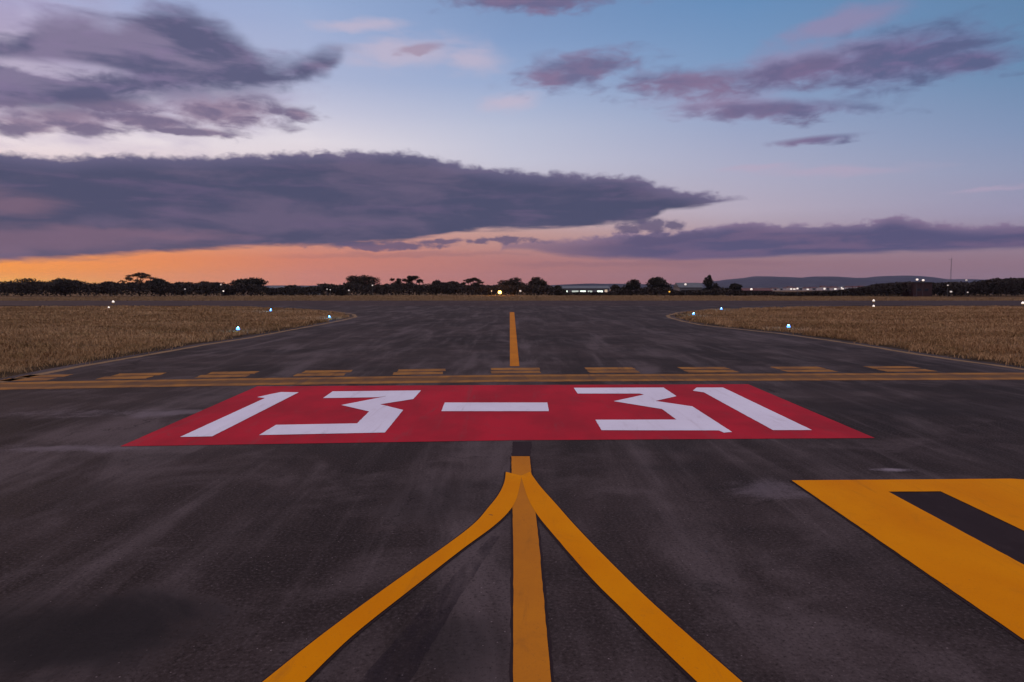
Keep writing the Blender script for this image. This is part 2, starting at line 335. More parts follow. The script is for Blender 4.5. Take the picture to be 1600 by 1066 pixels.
plain('yellow_enamel', (0.45, 0.28, 0.03)); plain('town_wall', (0.5, 0.45, 0.44)); plain('dark_wall', (0.06, 0.05, 0.05))
def hillmat():
    m, n, b = mat('hill_scrub', 0.95, 0.1); p = pos(n)
    a = n.noise(p, 0.006, 8, 0.65, 0.3); f = n.noise(p, 0.05, 4, 0.6)
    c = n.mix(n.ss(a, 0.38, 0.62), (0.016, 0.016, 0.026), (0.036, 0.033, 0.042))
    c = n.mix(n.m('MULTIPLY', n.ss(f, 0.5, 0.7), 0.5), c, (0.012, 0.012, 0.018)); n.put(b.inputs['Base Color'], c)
hillmat()
def emit(name, c, s):
    m, n, b = mat(name, 0.4, 0.4); b.inputs['Base Color'].default_value = (*c, 1)
    b.inputs['Emission Color'].default_value = (*c, 1); b.inputs['Emission Strength'].default_value = s
    q = n.noise(pos(n), 6.0, 2); n.put(b.inputs['Emission Strength'], n.ss(q, 0.2, 0.8, s * 0.8, s * 1.2))
emit('blue_light', (0.10, 0.32, 1.0), 2.5); emit('blue_core', (0.38, 0.62, 1.0), 5.0)
emit('white_light', (1.0, 0.86, 0.74), 0.9); emit('soft_white_light', (1.0, 0.86, 0.74), 0.26); emit('amber_light', (1.0, 0.55, 0.12), 7.0); emit('amber_glow', (1.0, 0.5, 0.06), 0.9)
emit('green_white_light', (0.88, 1.0, 0.84), 1.6); emit('lit_interior', (0.85, 0.95, 0.78), 0.4); emit('warm_window', (1.0, 0.75, 0.5), 0.35)

# ------------------------------------------------------------------ object helpers
def tag(o, label=None, cat=None, group=None, kind=None):
    if label: o['label'] = label
    if cat: o['category'] = cat
    if group: o['group'] = group
    if kind: o['kind'] = kind
    return o
def empty(name, loc, label=None, cat=None, group=None):
    o = bpy.data.objects.new(name, None); o.location = loc; COL.objects.link(o); o.empty_display_size = 0.2
    return tag(o, label, cat, group)
def mesh_np(name, V, T, material, parent=None, loc=None, smooth=False):
    V = np.asarray(V, dtype=np.float32); T = np.asarray(T, dtype=np.int32); k = T.shape[1]
    me = bpy.data.meshes.new(name); me.vertices.add(len(V)); me.vertices.foreach_set('co', V.ravel())
    me.loops.add(T.size); me.loops.foreach_set('vertex_index', T.ravel())
    me.polygons.add(len(T)); me.polygons.foreach_set('loop_start', np.arange(0, T.size, k, dtype=np.int32))
    me.polygons.foreach_set('loop_total', np.full(len(T), k, dtype=np.int32))
    me.update(calc_edges=True); me.validate()
    if smooth: me.polygons.foreach_set('use_smooth', np.ones(len(T), dtype=bool))
    me.materials.append(MATS[material]); o = bpy.data.objects.new(name, me); COL.objects.link(o)
    if parent: o.parent = parent
    if loc is not None: o.location = loc
    return o
def obj_bm(name, bm, material, parent=None, loc=None):
    me = bpy.data.meshes.new(name); bm.normal_update(); bm.to_mesh(me); bm.free(); me.materials.append(MATS[material])
    o = bpy.data.objects.new(name, me); COL.objects.link(o)
    if parent: o.parent = parent
    if loc is not None: o.location = loc
    return o
def dense(poly, step, jit):
    out = []; k = len(poly)
    for i in range(k):
        a, b = Vector(poly[i]), Vector(poly[(i + 1) % k]); L = (b - a).length; m = max(1, min(160, int(L / step)))
        nrm = Vector((-(b - a).y, (b - a).x)) / max(L, 1e-6)
        for j in range(m):
            q = a.lerp(b, j / m)
            if j: q = q + nrm * random.gauss(0, jit)
            out.append((q.x, q.y))
    return out
def sheet(name, poly, z, material, parent=None, step=0.08, jit=0.0012, skirt=0.0):
    """a flat painted or paved sheet with slightly uneven edges"""
    if step: poly = dense(poly, step, jit)
    pts = [Vector((x, y, z)) for x, y in poly]
    tris = tessellate_polygon([pts]); bm = bmesh.new(); vs = [bm.verts.new(p) for p in pts]
    for t in tris:
        try: f = bm.faces.new([vs[i] for i in t])
        except ValueError: continue
        f.normal_update()
        if f.normal.z < 0: f.normal_flip()
    if skirt:
        lo = [bm.verts.new((p.x, p.y, p.z - skirt)) for p in pts]; k = len(vs)
        for i in range(k): bm.faces.new([vs[i], vs[(i + 1) % k], lo[(i + 1) % k], lo[i]])
    return obj_bm(name, bm, material, parent)
def PX(lst): return [G(*p) for p in lst]
def grow(poly, d):
    """outset polygon by d"""
    A = sum(poly[i][0] * poly[(i + 1) % len(poly)][1] - poly[(i + 1) % len(poly)][0] * poly[i][1] for i in range(len(poly)))
    s = 1 if A > 0 else -1; out = []; k = len(poly)
    for i in range(k):
        a, b, c = Vector(poly[i - 1]), Vector(poly[i]), Vector(poly[(i + 1) % k])
        u = (b - a).normalized(); v = (c - b).normalized()
        n1 = Vector((u.y, -u.x)) * s; n2 = Vector((v.y, -v.x)) * s
        q = n1 + n2; q = q / max(0.35, q.dot(n1)) if q.length > 1e-6 else n1
        out.append((b.x + q.x * d, b.y + q.y * d))
    return out
def strip(line, w):
    pts = [Vector(p) for p in line]; L, Rr = [], []
    for i, p in enumerate(pts):
        t = (pts[min(i + 1, len(pts) - 1)] - pts[max(i - 1, 0)]).normalized(); nn = Vector((-t.y, t.x)) * w / 2
        L.append(tuple(p + nn)); Rr.append(tuple(p - nn))
    return L + Rr[::-1]
def box(bm, c, s, rz=0.0):
    r = bmesh.ops.create_cube(bm, size=1.0)
    for v in r['verts']:
        x, y, z = v.co.x * s[0], v.co.y * s[1], v.co.z * s[2]
        v.co = (c[0] + x * math.cos(rz) - y * math.sin(rz), c[1] + x * math.sin(rz) + y * math.cos(rz), c[2] + z)
def tube(bm, a, b, r0, r1, seg=8):
    a, b = Vector(a), Vector(b); d = (b - a).normalized(); q = d.to_track_quat('Z', 'Y')
    A, B = [], []
    for i in range(seg):
        t = 2 * math.pi * i / seg; o = q @ Vector((math.cos(t), math.sin(t), 0))
        A.append(bm.verts.new(a + o * r0)); B.append(bm.verts.new(b + o * r1))
    for i in range(seg): bm.faces.new([A[i], A[(i + 1) % seg], B[(i + 1) % seg], B[i]])
    bm.faces.new(A[::-1]); bm.faces.new(B)
def lathe(bm, prof, seg=14):
    rings = []
    for r, z in prof: rings.append([bm.verts.new((r * math.cos(2 * math.pi * i / seg), r * math.sin(2 * math.pi * i / seg), z)) for i in range(seg)])
    for a, b in zip(rings[:-1], rings[1:]):
        for i in range(seg): bm.faces.new([a[i], a[(i + 1) % seg], b[(i + 1) % seg], b[i]])
    bm.faces.new(rings[0][::-1]); bm.faces.new(rings[-1])

# ------------------------------------------------------------------ ground, taxiway, runway
bm = bmesh.new()
rings = [0.1, 60, 200, 600, 2000, 4700]; prev = None
for r in rings:
    ring = [bm.verts.new((r * math.cos(2 * math.pi * i / 48), r * math.sin(2 * math.pi * i / 48), -0.05)) for i in range(48)]
    if prev:
        for i in range(48): bm.faces.new([prev[i], prev[(i + 1) % 48], ring[(i + 1) % 48], ring[i]])
    else: bm.faces.new(ring)
    prev = ring
tag(obj_bm('ground', bm, 'dry_earth'), 'dry brown earth of the airfield reaching to the horizon', kind='structure')
RN, RF = 76.0, 108.0
edgeL = [(-40, 605), (0, 597), (135, 571), (236, 554), (320, 539), (388, 528.5), (440, 518.5), (506, 506.5), (540, 499.5)]
hookL = [(556, 495.5), (553, 491.5), (525, 487), (470, 483), (400, 480.2), (300, 478.2)]
edgeR = [(1660, 588), (1600, 577.5), (1559, 571.5), (1499, 563.5), (1431, 553.5), (1364, 542.5), (1296, 532), (1219, 521.5), (1136, 512.5), (1095, 508), (1066, 502)]
hookR = [(1046, 496.5), (1043, 493.5), (1060, 488.5), (1105, 484), (1200, 480.8), (1310, 478.6)]
gl = [(-10.4, -40)] + PX(edgeL + hookL); gr = [(12.1, -40)] + PX(edgeR + hookR)
outL = grow(gl + [(-30, -40)], -0.45)[:-1]; outR = grow(gr + [(40, -40)], -0.45)[:-1]
outL[0] = (-10.8, -40); outR[0] = (12.5, -40)
outL = [p for p in outL if p[1] < RN - 0.2]; outR = [p for p in outR if p[1] < RN - 0.2]
taxi_poly = outL + [(outL[-1][0] - 3, RN), (outR[-1][0] + 3, RN)] + outR[::-1]
tag(sheet('taxiway', taxi_poly, 0.0, 'asphalt', step=1.0, jit=0.03, skirt=0.05), 'dark worn asphalt taxiway', kind='structure')
tag(sheet('runway', [(-700, RN), (-700, RF), (700, RF), (700, RN)], -0.004, 'runway_asphalt', step=None, skirt=0.05), 'dark asphalt runway crossing beyond the taxiway', kind='structure')

# ------------------------------------------------------------------ painted markings
Z1, Z2, Z3 = 0.004, 0.008, 0.012
MK = 'pavement marking'
t = empty('runway_hold_panel', (0, 0, 0), 'red painted panel carrying white 13-31 on the dark asphalt', MK)
sheet('red_panel', PX([(402, 604), (800, 602), (1169, 600.8), (1367, 685), (800, 688.5), (188, 698)]), Z1, 'red_paint', t)
one = PX([(281.3, 683.8), (331.5, 682.8), (466.8, 613.8), (439.5, 613.3), (423, 616.5), (402, 621.4), (414, 622.8)])
three = PX([(405, 680.8), (431.3, 664.8), (558, 662.5), (576.8, 643.8), (533.3, 633.7), (604.5, 619.8), (590, 621.5), (504.8, 622.8), (519.8, 612.3), (657.8, 610.8), (645.8, 624.3), (594, 632.5), (630, 641.5), (601.5, 676.8)])
dash = PX([(694.8, 629.8), (855.3, 629.8), (857.5, 643.3), (689.5, 643.3)])
three_r = PX([(896.5, 606.7), (1036.8, 606.3), (1057, 619.8), (1024, 627.3), (1081.8, 635.8), (1144, 676), (1131, 677), (1123, 673.6), (940, 673.2), (930.3, 656.8), (1057, 656.5), (1034.5, 640), (958.8, 627.7), (1006, 617.5), (1000, 615.7), (902.5, 615.7)])
one_r = PX([(1082.5, 611.2), (1088.5, 606.3), (1129.8, 606.3), (1269, 673), (1207.8, 673), (1099.8, 613.8)])
for nm, pl, lb in (('numeral_one', one, 'white numeral 1 that opens the 13'), ('numeral_three', three, 'white angular numeral 3 of the 13'), ('hyphen', dash, 'white hyphen between the two numbers'), ('numeral_three', three_r, 'white angular numeral 3 that opens the 31'), ('numeral_one', one_r, 'white numeral 1 of the 31')):
    o = sheet(nm, pl, Z2, 'white_paint', t, step=0.06, jit=0.0015); o['label'] = lb
# taxi lead lines
cl = [(799, 714.3), (827.5, 714.3), (843, 860), (861, 1066), (1000, 2500), (802, 2500), (802, 1066), (802, 860)]
def smooth(pts, k=6):
    """Catmull-Rom through the points"""
    out = []; n_ = len(pts)
    for i in range(n_ - 1):
        p0, p1, p2, p3 = (Vector(pts[max(0, i - 1)]), Vector(pts[i]), Vector(pts[i + 1]), Vector(pts[min(n_ - 1, i + 2)]))
        for j in range(k):
            t = j / k; q = 0.5 * ((2 * p1) + (p2 - p0) * t + (2 * p0 - 5 * p1 + 4 * p2 - p3) * t * t + (3 * p1 - p0 - 3 * p2 + p3) * t ** 3)
            out.append((q.x, q.y))
    return out + [tuple(pts[-1])]
lf = smooth([(790.5, 739), (787.5, 757), (778, 776), (763, 795), (742, 819), (700, 852), (600, 923), (500, 997), (415, 1065)]) + [(-1379, 2500), (-997, 2500)] + smooth([(480, 1065), (550, 997), (650, 917), (720, 862), (770, 825), (796, 800), (808, 778), (815, 745)])
rt = smooth([(828, 739), (834, 748), (846, 764), (870, 791), (900, 825), (950, 877), (1025, 950), (1155, 1065)]) + [(2785, 2500), (2570, 2500)] + smooth([(1085, 1065), (1025, 1007), (975, 957), (925, 907), (860, 832), (838, 804), (824, 778), (814, 745)])
def lead(name, px, material, label, z, bd=0.016):
    o = empty(name, (*G(*px[0]), 0), label, MK); g = PX(px); ox, oy = o.location.x, o.location.y
    g = [(x - ox, y - oy) for x, y in g]
    sheet('paint_strip', g, z, material, o); sheet('black_border', grow(g, bd), z - 0.006, 'black_paint', o, jit=0.003)
    return o
lead('centre_line', cl, 'dull_yellow_paint', 'straight dull yellow line between the two curved yellow lines', 0.0095)
lead('curved_lead_line', lf, 'yellow_paint', 'bright yellow line curving off to the left of the straight line', 0.0108)
lead('curved_lead_line', rt, 'yellow_paint', 'bright yellow line curving off to the right of the straight line', 0.0116)
fc = PX([(796.5, 488), (803.5, 488), (811.5, 572.5), (796.8, 572.5)])
tag(sheet('centre_line', fc, Z1, 'dull_yellow_paint', step=0.3), 'thin yellow line running from the hold line away to the runway', MK)
tag(sheet('black_patch', PX([(801, 690.5), (831, 690.5), (829, 712.8), (800, 712.8)]), 0.003, 'black_paint', step=0.05, jit=0.006), 'small black paint patch between red panel and straight yellow line', MK)
tag(sheet('blacked_out_line', PX([(768, 838), (782, 838), (720, 930), (640, 1066), (560, 1220), (440, 1220), (560, 1066), (680, 930)]), 0.002, 'stripe_black', step=0.05, jit=0.004), 'faded blacked out stripe under the left curved yellow line', MK)
# letter at the right
xo = G(1237, 752)[0]; yt = G(1237, 752)[1]; xi = G(1388, 769.7)[0]; yi = G(1388, 769.7)[1]; xj = G(1470, 769.3)[0]; xk = G(1579, 749)[0] + 0.3
t = empty('painted_letter', (xo, yt, 0), 'large yellow letter with a dark slot at the right edge', MK)
yb = 2.3
def loc(pl): return [(x - xo, y - yt) for x, y in pl]
frame_out = [(xo, yb), (xo, yt), (xk - 0.3, yt + 0.06), (xk - 0.02, yt - 0.06), (xk + 0.12, yt - 0.5), (xk + 0.12, yb)]
inner = [(xi, yb + 0.4), (xi, yi), (xj, yi + 0.01), (xj + 0.02, yb + 0.4)]
letter = [(xo, yb), (xo, yt), (xk - 0.3, yt + 0.06), (xk + 0.02, yt - 0.03), (xk + 0.12, yt - 0.5), (xk + 0.12, yb), (xj, yb), (xj, yi + 0.01), (xi, yi), (xi, yb)]
sheet('letter_paint', loc(letter), 0.009, 'yellow_paint', t); sheet('black_border', loc(grow(frame_out, 0.02)), 0.004, 'black_paint', t, jit=0.002)
# runway holding position marking
def hy(x, base): return base + 11.0 * ((800 - x) / 800) ** 1.0 * (1.0 if x < 800 else 0.30) * (1.0 + 0.25 * max(0, (800 - x) / 800 - 0.5))
t = empty('hold_position_marking', (*G(800, 596), 0), 'worn yellow double line and dashes across the taxiway beyond the red panel', MK)
def rel(pl): return [(x - t.location.x, y - t.location.y) for x, y in pl]
xs = list(range(-60, 1681, 60))
sheet('faded_band', rel(strip(PX([(x, hy(x, 591.0)) for x in xs]), 1.15)), 0.002, 'ghost_paint', t, step=0.15, jit=0.02)
for base in (595.2, 587.3): sheet('solid_line', rel(strip(PX([(x, hy(x, base)) for x in xs]), 0.31)), Z1, 'worn_yellow_paint', t, step=0.15, jit=0.012)
for row, base in ((0, 581.6), (1, 576.8)):
    for k in range(-6, 7):
        a = 768 + 147 * k; b = a + 75; s = (base - HZ) / (576.8 - HZ); a = 800 + (a - 800) * s; b = 800 + (b - 800) * s
        if a < -30 or b > 1680: continue
        if b > 1500 + 60 or a < 0: continue
        sheet('dash', rel(strip(PX([(x, hy(x, base)) for x in np.linspace(a, b, 4)]), 0.46)), Z1, 'worn_yellow_paint', t, step=0.12, jit=0.012)
# edge lines
tag(sheet('taxiway_edge_line', strip(gl[:-2], 0.24), Z1, 'edge_paint', step=0.4, jit=0.02), 'faded tan edge line beside the left grass', MK, 'faded edge lines along the grass')
tag(sheet('taxiway_edge_line', strip(gr[:-2], 0.24), Z1, 'edge_paint', step=0.4, jit=0.02), 'faded tan edge line beside the right grass', MK, 'faded edge lines along the grass')

# ------------------------------------------------------------------ grass
def inside(P, poly):
    x, y = P[:, 0], P[:, 1]; r = np.zeros(len(P), bool); k = len(poly)
    for i in range(k):
        x1, y1 = poly[i]; x2, y2 = poly[(i + 1) % k]
        c = ((y1 > y) != (y2 > y)); xx = (x2 - x1) * (y - y1) / ((y2 - y1) if y2 != y1 else 1e-9) + x1
        r ^= c & (x < xx)
    return r
def lump(P, s, seed):
    """cheap value noise"""
    g = np.random.default_rng(seed).random((64, 64)); q = P * s + 1000.0; i = np.floor(q).astype(int); f = q - i; f = f * f * (3 - 2 * f)
    a = g[i[:, 0] % 64, i[:, 1] % 64]; b = g[(i[:, 0] + 1) % 64, i[:, 1] % 64]; c = g[i[:, 0] % 64, (i[:, 1] + 1) % 64]; d = g[(i[:, 0] + 1) % 64, (i[:, 1] + 1) % 64]
    return (a * (1 - f[:, 0]) + b * f[:, 0]) * (1 - f[:, 1]) + (c * (1 - f[:, 0]) + d * f[:, 0]) * f[:, 1]
def polar(n, d0, d1, p, a0, a1):
    u = rng.random(n); e = 2 - p
    d = (d0 ** e + u * (d1 ** e - d0 ** e)) ** (1 / e) if abs(e) > 1e-6 else d0 * (d1 / d0) ** u
    a = np.radians(a0 + rng.random(n) * (a1 - a0)); return np.stack([d * np.sin(a), d * np.cos(a)], 1)
def blades(name, P, h, w, material, label):
    n = len(P); th = rng.random(n) * 2 * np.pi; le = rng.normal(0, 0.8, (n, 2)) * h[:, None]
    z0 = np.full(n, -0.06); dx = np.cos(th) * w / 2; dy = np.sin(th) * w / 2
    V = np.zeros((n, 5, 3)); m = le * 0.35
    V[:, 0] = np.stack([P[:, 0] - dx, P[:, 1] - dy, z0], 1); V[:, 1] = np.stack([P[:, 0] + dx, P[:, 1] + dy, z0], 1)
    V[:, 2] = np.stack([P[:, 0] + m[:, 0] + dx * .8, P[:, 1] + m[:, 1] + dy * .8, h * .55], 1); V[:, 3] = np.stack([P[:, 0] + m[:, 0] - dx * .8, P[:, 1] + m[:, 1] - dy * .8, h * .55], 1)
    V[:, 4] = np.stack([P[:, 0] + le[:, 0], P[:, 1] + le[:, 1], h], 1)
    b = np.arange(n)[:, None] * 5
    T = np.concatenate([b + np.array([[0, 1, 2]]), b + np.array([[0, 2, 3]]), b + np.array([[3, 2, 4]])])
    o = mesh_np(name, V.reshape(-1, 3), T, material); tag(o, label, kind='stuff'); return o
def verge(path, n, label):
    path = [Vector(q) for q in path]; seg = np.array([(b - a).length for a, b in zip(path[:-1], path[1:])]); k = rng.choice(len(seg), n, p=seg / seg.sum()); u = rng.random(n)
    A = np.array([tuple(q) for q in path]); B_ = A[k] * (1 - u)[:, None] + A[k + 1] * u[:, None] + rng.normal(0, 0.33, (n, 2)); B_ = B_[(B_[:, 1] > 11) & (lump(B_, 1.4, 31) > 0.5)]
    d = np.hypot(B_[:, 0], B_[:, 1]); blades('grass', B_, 0.05 + 0.10 * rng.random(len(B_)), np.clip(d * .0009, .011, .06), 'dry_grass', label)
verge(grow(gl + [(-60, -40)], -1.0)[1:-1], 9000, 'ragged tufts of dry grass along the left verge'); verge(grow(gr + [(60, -40)], -1.0)[1:-1], 9000, 'ragged tufts of dry grass along the right verge')
iL = grow(gl + [(-160, RN - 0.5), (-160, -40)], -1.0); iR = grow(gr + [(160, RN - 0.5), (160, -40)], -1.0)
plain('dark_soil', (0.040, 0.022, 0.010), 0.95, 0.05, 0.4, 1.5)
for side, pl, dm in (('left', gl, (-60, -40)), ('right', gr, (60, -40))):
    path = grow(pl + [dm], -0.85)[:-1]
    tag(sheet('soil_verge', strip(path[1:], 1.0), -0.02, 'dark_soil', step=0.3, jit=0.06), 'dark bare soil along the %s taxiway edge' % side, kind='structure')
def island(poly, a0, a1, n, label):
    P = polar(n, 12, 90, 1.35, a0, a1); P = P[inside(P, poly) & (P[:, 1] < RN - 1)]
    l1 = lump(P, 0.45, 3); l2 = lump(P, 1.6, 5); l3 = lump(P, 0.16, 8)
    keep = rng.random(len(P)) < (0.35 + 0.9 * l2) ; P = P[keep]; l1, l2, l3 = l1[keep], l2[keep], l3[keep]
    d = np.hypot(P[:, 0], P[:, 1])
    h = (0.025 + 0.085 * l1 * l2 * 2 + 0.025 * l3) * (0.5 + 0.8 * rng.random(len(P))); w = np.clip(d * 0.0009, 0.011, 0.06)
    blades('grass', P, h, w, 'dry_grass', label)
island(iL, -52, -6, 260000, 'dry brown mown grass left of the taxiway')
island(iR, 6, 52, 260000, 'dry brown mown grass right of the taxiway')
P = polar(120000, RF + 1, 168, 1.6, -54, 54); P = P[P[:, 1] > RF + 0.8]; l1 = lump(P, 0.2, 11)
tall = np.clip((P[:, 1] - 122) / 25, 0.0, 1); h = (0.10 + 0.22 * tall * (0.5 + l1)) * (0.6 + 0.7 * rng.random(len(P)))
blades('grass', P, h, np.full(len(P), 0.10), 'tall_dry_grass', 'tall pale dry grass in front of the trees beyond the runway')

# ------------------------------------------------------------------ trees
def leaves(C, Rr, n, size, flat=1.0, shell=0.45):
    """leaf cards through an ellipsoid volume, more at its outside"""
    v = rng.normal(size=(n, 3)); v /= np.linalg.norm(v, axis=1)[:, None]; r = (shell + (1 - shell) * rng.random(n)) ; r *= np.where(rng.random(n) < .25, rng.random(n), 1)
    c = np.asarray(C) + v * r[:, None] * np.asarray(Rr)
    return c
def cards(c, size):
    n = len(c); a = rng.normal(size=(n, 3)); a /= np.linalg.norm(a, axis=1)[:, None]; b = rng.normal(size=(n, 3)); b -= (a * b).sum(1)[:, None] * a; b /= np.linalg.norm(b, axis=1)[:, None]
    s = size * (0.5 + rng.random(n))[:, None]; V = np.zeros((n, 4, 3)); V[:, 0] = c - a * s; V[:, 1] = c + b * s * .55; V[:, 2] = c + a * s; V[:, 3] = c - b * s * .55
    return V.reshape(-1, 3), (np.arange(n)[:, None] * 4 + np.array([[0, 1, 2, 3]]))
def crown_lobes(kind, w, h):
    L = []
    if kind == 'round':
        for i in range(11):
            a = random.random() * 6.28; r = random.uniform(.1, .33) * w; z = h * random.uniform(.3, .8); k = 1 - .55 * abs(z / h - .45)
            L.append(((r * math.cos(a), r * math.sin(a) * .8, z), (w * .2 * k + .2, w * .2 * k + .2, h * .17)))
        L.append(((0, 0, h * .5), (w * .38, w * .34, h * .42))); L.append(((random.uniform(-.1, .1) * w, 0, h * .84), (w * .19, w * .19, h * .15)))
    elif kind == 'umbrella':
        for i in range(13):
            a = i * 2.4; r = math.sqrt((i + .5) / 13) * .40 * w; z = h * (.93 - .34 * (r / (.4 * w)) ** 2 + random.uniform(-.03, .03))
            L.append(((r * math.cos(a), r * math.sin(a), z), (w * random.uniform(.09, .15), w * .13, h * random.uniform(.05, .085))))
        L.append(((w * -.2, 0, h * .5), (w * .14, w * .14, h * .08))); L.append(((w * .26, 0, h * .52), (w * .2, w * .16, h * .12)))
    elif kind == 'ragged':
        for i in range(10):
            a = random.random() * 6.28; r = random.uniform(.1, .42) * w; z = h * random.uniform(.5, .95)
            L.append(((r * math.cos(a), r * math.sin(a) * .7, z), (w * .13, w * .13, h * .085)))
        L.append(((0, 0, h * .55), (w * .2, w * .2, h * .2)))
    elif kind == 'conifer':
        for i in range(9):
            z = h * (.12 + .1 * i); k = 1 - i / 10
            for j in range(3):
                a = random.random() * 6.28; L.append(((k * w * .26 * math.cos(a), k * w * .26 * math.sin(a), z), (w * .2 * k + .15, w * .2 * k + .15, h * .07)))
    elif kind == 'bush':
        for i in range(8):
            a = random.random() * 6.28; r = random.uniform(.0, .33) * w
            L.append(((r * math.cos(a), r * math.sin(a), h * random.uniform(.2, .72)), (w * .22, w * .22, h * .26)))
    return L
CROWNS = {}
def tree(name, px, top, wpx, dist, kind, material, label, base_py=None):
    p = AT(px, 455, dist); h = AT(px, top - 1.5, dist).z; w = wpx * 1.15 / F * dist
    o = empty(name, (p.x, dist, -0.05), label, 'tree' if kind != 'bush' else 'shrub', 'trees along the far edge of the airfield')
    C = []
    if kind == 'palm':
        for i in range(16):
            a = i * 2.4; e = random.uniform(-.3, 1.0)
            for k in range(12):
                t = k / 11; C.append((w * .5 * t * math.cos(a), w * .5 * t * math.sin(a), h * .93 + (e * t - 1.1 * t * t) * w * .35))
        C = np.array(C); V, T = cards(np.repeat(C, 3, 0) + rng.normal(0, .06, (len(C) * 3, 3)), 0.16)
    else:
        Ls = crown_lobes(kind, w, h); vol = [a[1][0] * a[1][2] for a in Ls]; tot = sum(vol); N = int(min(5200, 900 + 150 * tot * 1.5))
        for (c, r), v in zip(Ls, vol): C.append(leaves(c, r, max(60, int(N * v / tot)), .2))
        C = np.concatenate(C); C[:, 2] = np.maximum(C[:, 2], 0.15); V, T = cards(C, 0.17 if kind in ('umbrella', 'ragged') else 0.21)
    mesh_np('crown', V, T, material, o)
    b = bmesh.new(); lean = random.uniform(-.05, .05) * h; tz = h * (.9 if kind in ('palm', 'conifer') else .5)
    tube(b, (0, 0, 0), (lean * .5, 0, tz * .6), .035 * h + .05, .025 * h + .04); tube(b, (lean * .5, 0, tz * .6), (lean, 0, tz), .025 * h + .04, .015 * h + .03)
    if kind not in ('palm', 'conifer'):
        for (c, r) in Ls[:7]: tube(b, (lean, 0, tz * .85), c, .013 * h + .03, .02, 6)
    obj_bm('trunk', b, 'bark', o)
D, B = 'dark_leaves', 'brown_leaves'
TREES = [
 (-45, 436, 80, 'round', D, 'broad dark tree cut by the left frame edge'),
 (34, 435.5, 76, 'round', D, 'broad domed tree at the far left of the treeline'),
 (102, 435, 62, 'round', D, 'two-humped tree second from the left against the orange glow'),
 (172, 440, 46, 'round', D, 'low rounded tree just left of the tall flat-topped tree'),
 (218, 426, 50, 'umbrella', B, 'tallest tree on the left, flat-topped with sky showing through'),
 (250, 435, 46, 'round', D, 'rounded tree touching the right side of the tall flat-topped tree'),
 (284, 441, 34, 'round', D, 'small tree between the tall flat-topped tree and a small white lamp'),
 (322, 440, 44, 'round', D, 'low wide tree right beside a small white lamp'),
 (352, 444, 28, 'bush', D, 'low shrub left of the large dark dome tree'),
 (392, 434, 54, 'round', D, 'large dark dome-shaped tree left of the pale house'),
 (457, 446, 34, 'bush', D, 'low bush between two pale houses'),
 (505, 445, 44, 'ragged', B, 'low ragged brownish tree right of the second pale house'),
 (533, 446, 30, 'bush', D, 'low bush left of the wide two-crowned tree'),
 (571, 430, 60, 'round', B, 'wide two-crowned brown tree left of the ragged tree pair'),
 (618, 434, 30, 'ragged', B, 'thin ragged tree, left one of a pair'),
 (640, 431, 34, 'ragged', B, 'thin ragged tree, right one of a pair, slightly taller'),
 (656, 437, 9, 'palm', D, 'tiny slender palm beside the ragged tree pair'),
 (682, 438, 26, 'round', B, 'squat brown tree right of the tiny palm'),
 (703, 440, 34, 'round', B, 'squat wide tree left of the sparse flat-topped tree'),
 (738, 434, 38, 'umbrella', B, 'sparse flat-topped tree left of the amber lamp'),
 (764, 445, 26, 'bush', B, 'low bush just left of the amber lamp'),
 (801, 434, 44, 'round', B, 'reddish brown tree above the end of the far yellow line'),
 (841, 433, 40, 'round', B, 'bushy tree just left of the lit shed'),
 (872, 446, 24, 'bush', D, 'small bush by the left end of the lit shed'),
 (962, 445, 26, 'bush', B, 'low brownish bush at the right end of the lit shed'),
 (987, 437, 32, 'round', D, 'dark rounded tree, the smaller of two right of the lit shed'),
 (1026, 433, 42, 'round', D, 'dark rounded tree, the larger of two right of the lit shed'),
 (1106, 431, 34, 'conifer', D, 'pointed conifer beside the pale gabled house'),
 (1117, 441, 18, 'bush', D, 'small bush at the foot of the pointed conifer'),
 (1150, 443, 20, 'round', D, 'small dark round tree standing before the hills'),
]
for (px, top, w, kind, m, label) in TREES:
    tree('palm_tree' if kind == 'palm' else 'conifer_tree' if kind == 'conifer' else 'shrub' if kind == 'bush' else 'broadleaf_tree', px, top, w, 174 + random.uniform(-3, 8), kind, m, label)
def mass(name, prof, d0, d1, n, material, label, size=0.24):
    """continuous scrub: leaf cards under an uneven top line"""
    px = rng.uniform(prof[0][0], prof[-1][0], n); d = rng.uniform(d0, d1, n); top = np.interp(px, [a for a, _ in prof], [b for _, b in prof])
    x = (px - 800) / F * d; ht = np.maximum(0.25, CH - (top - HZ) / F * d)
    P2 = np.stack([x, d * .3], 1); ht = ht * (0.88 + 0.34 * lump(P2, 0.35, 21) + 0.20 * lump(P2, 1.1, 22)); z = ht * np.sqrt(rng.random(n))
    V, T = cards(np.stack([x, d, z], 1), size); o = mesh_np(name, V, T, material); tag(o, label, kind='stuff')
mass('undergrowth', [(-250, 446), (60, 445), (200, 446), (410, 447), (420, 452), (445, 452), (460, 448), (472, 452), (496, 452), (505, 448), (600, 446.5), (760, 448), (860, 449), (876, 455), (880, 458), (950, 458), (960, 453), (1045, 452), (1058, 456), (1100, 455), (1125, 452), (1160, 456.5), (1240, 458), (1300, 458)], 166, 182, 76000, 'scrub_leaves', 'dark scrub filling the foot of the left and middle treeline')
mass('treeline', [(1210, 459), (1250, 458), (1300, 456.5), (1335, 453), (1365, 447.5), (1400, 445), (1425, 446.5), (1455, 447), (1480, 446), (1530, 444), (1570, 441), (1620, 440), (1850, 438)], 164, 196, 70000, 'scrub_leaves', 'dark unbroken wood in front of the hills on the right', 0.28)

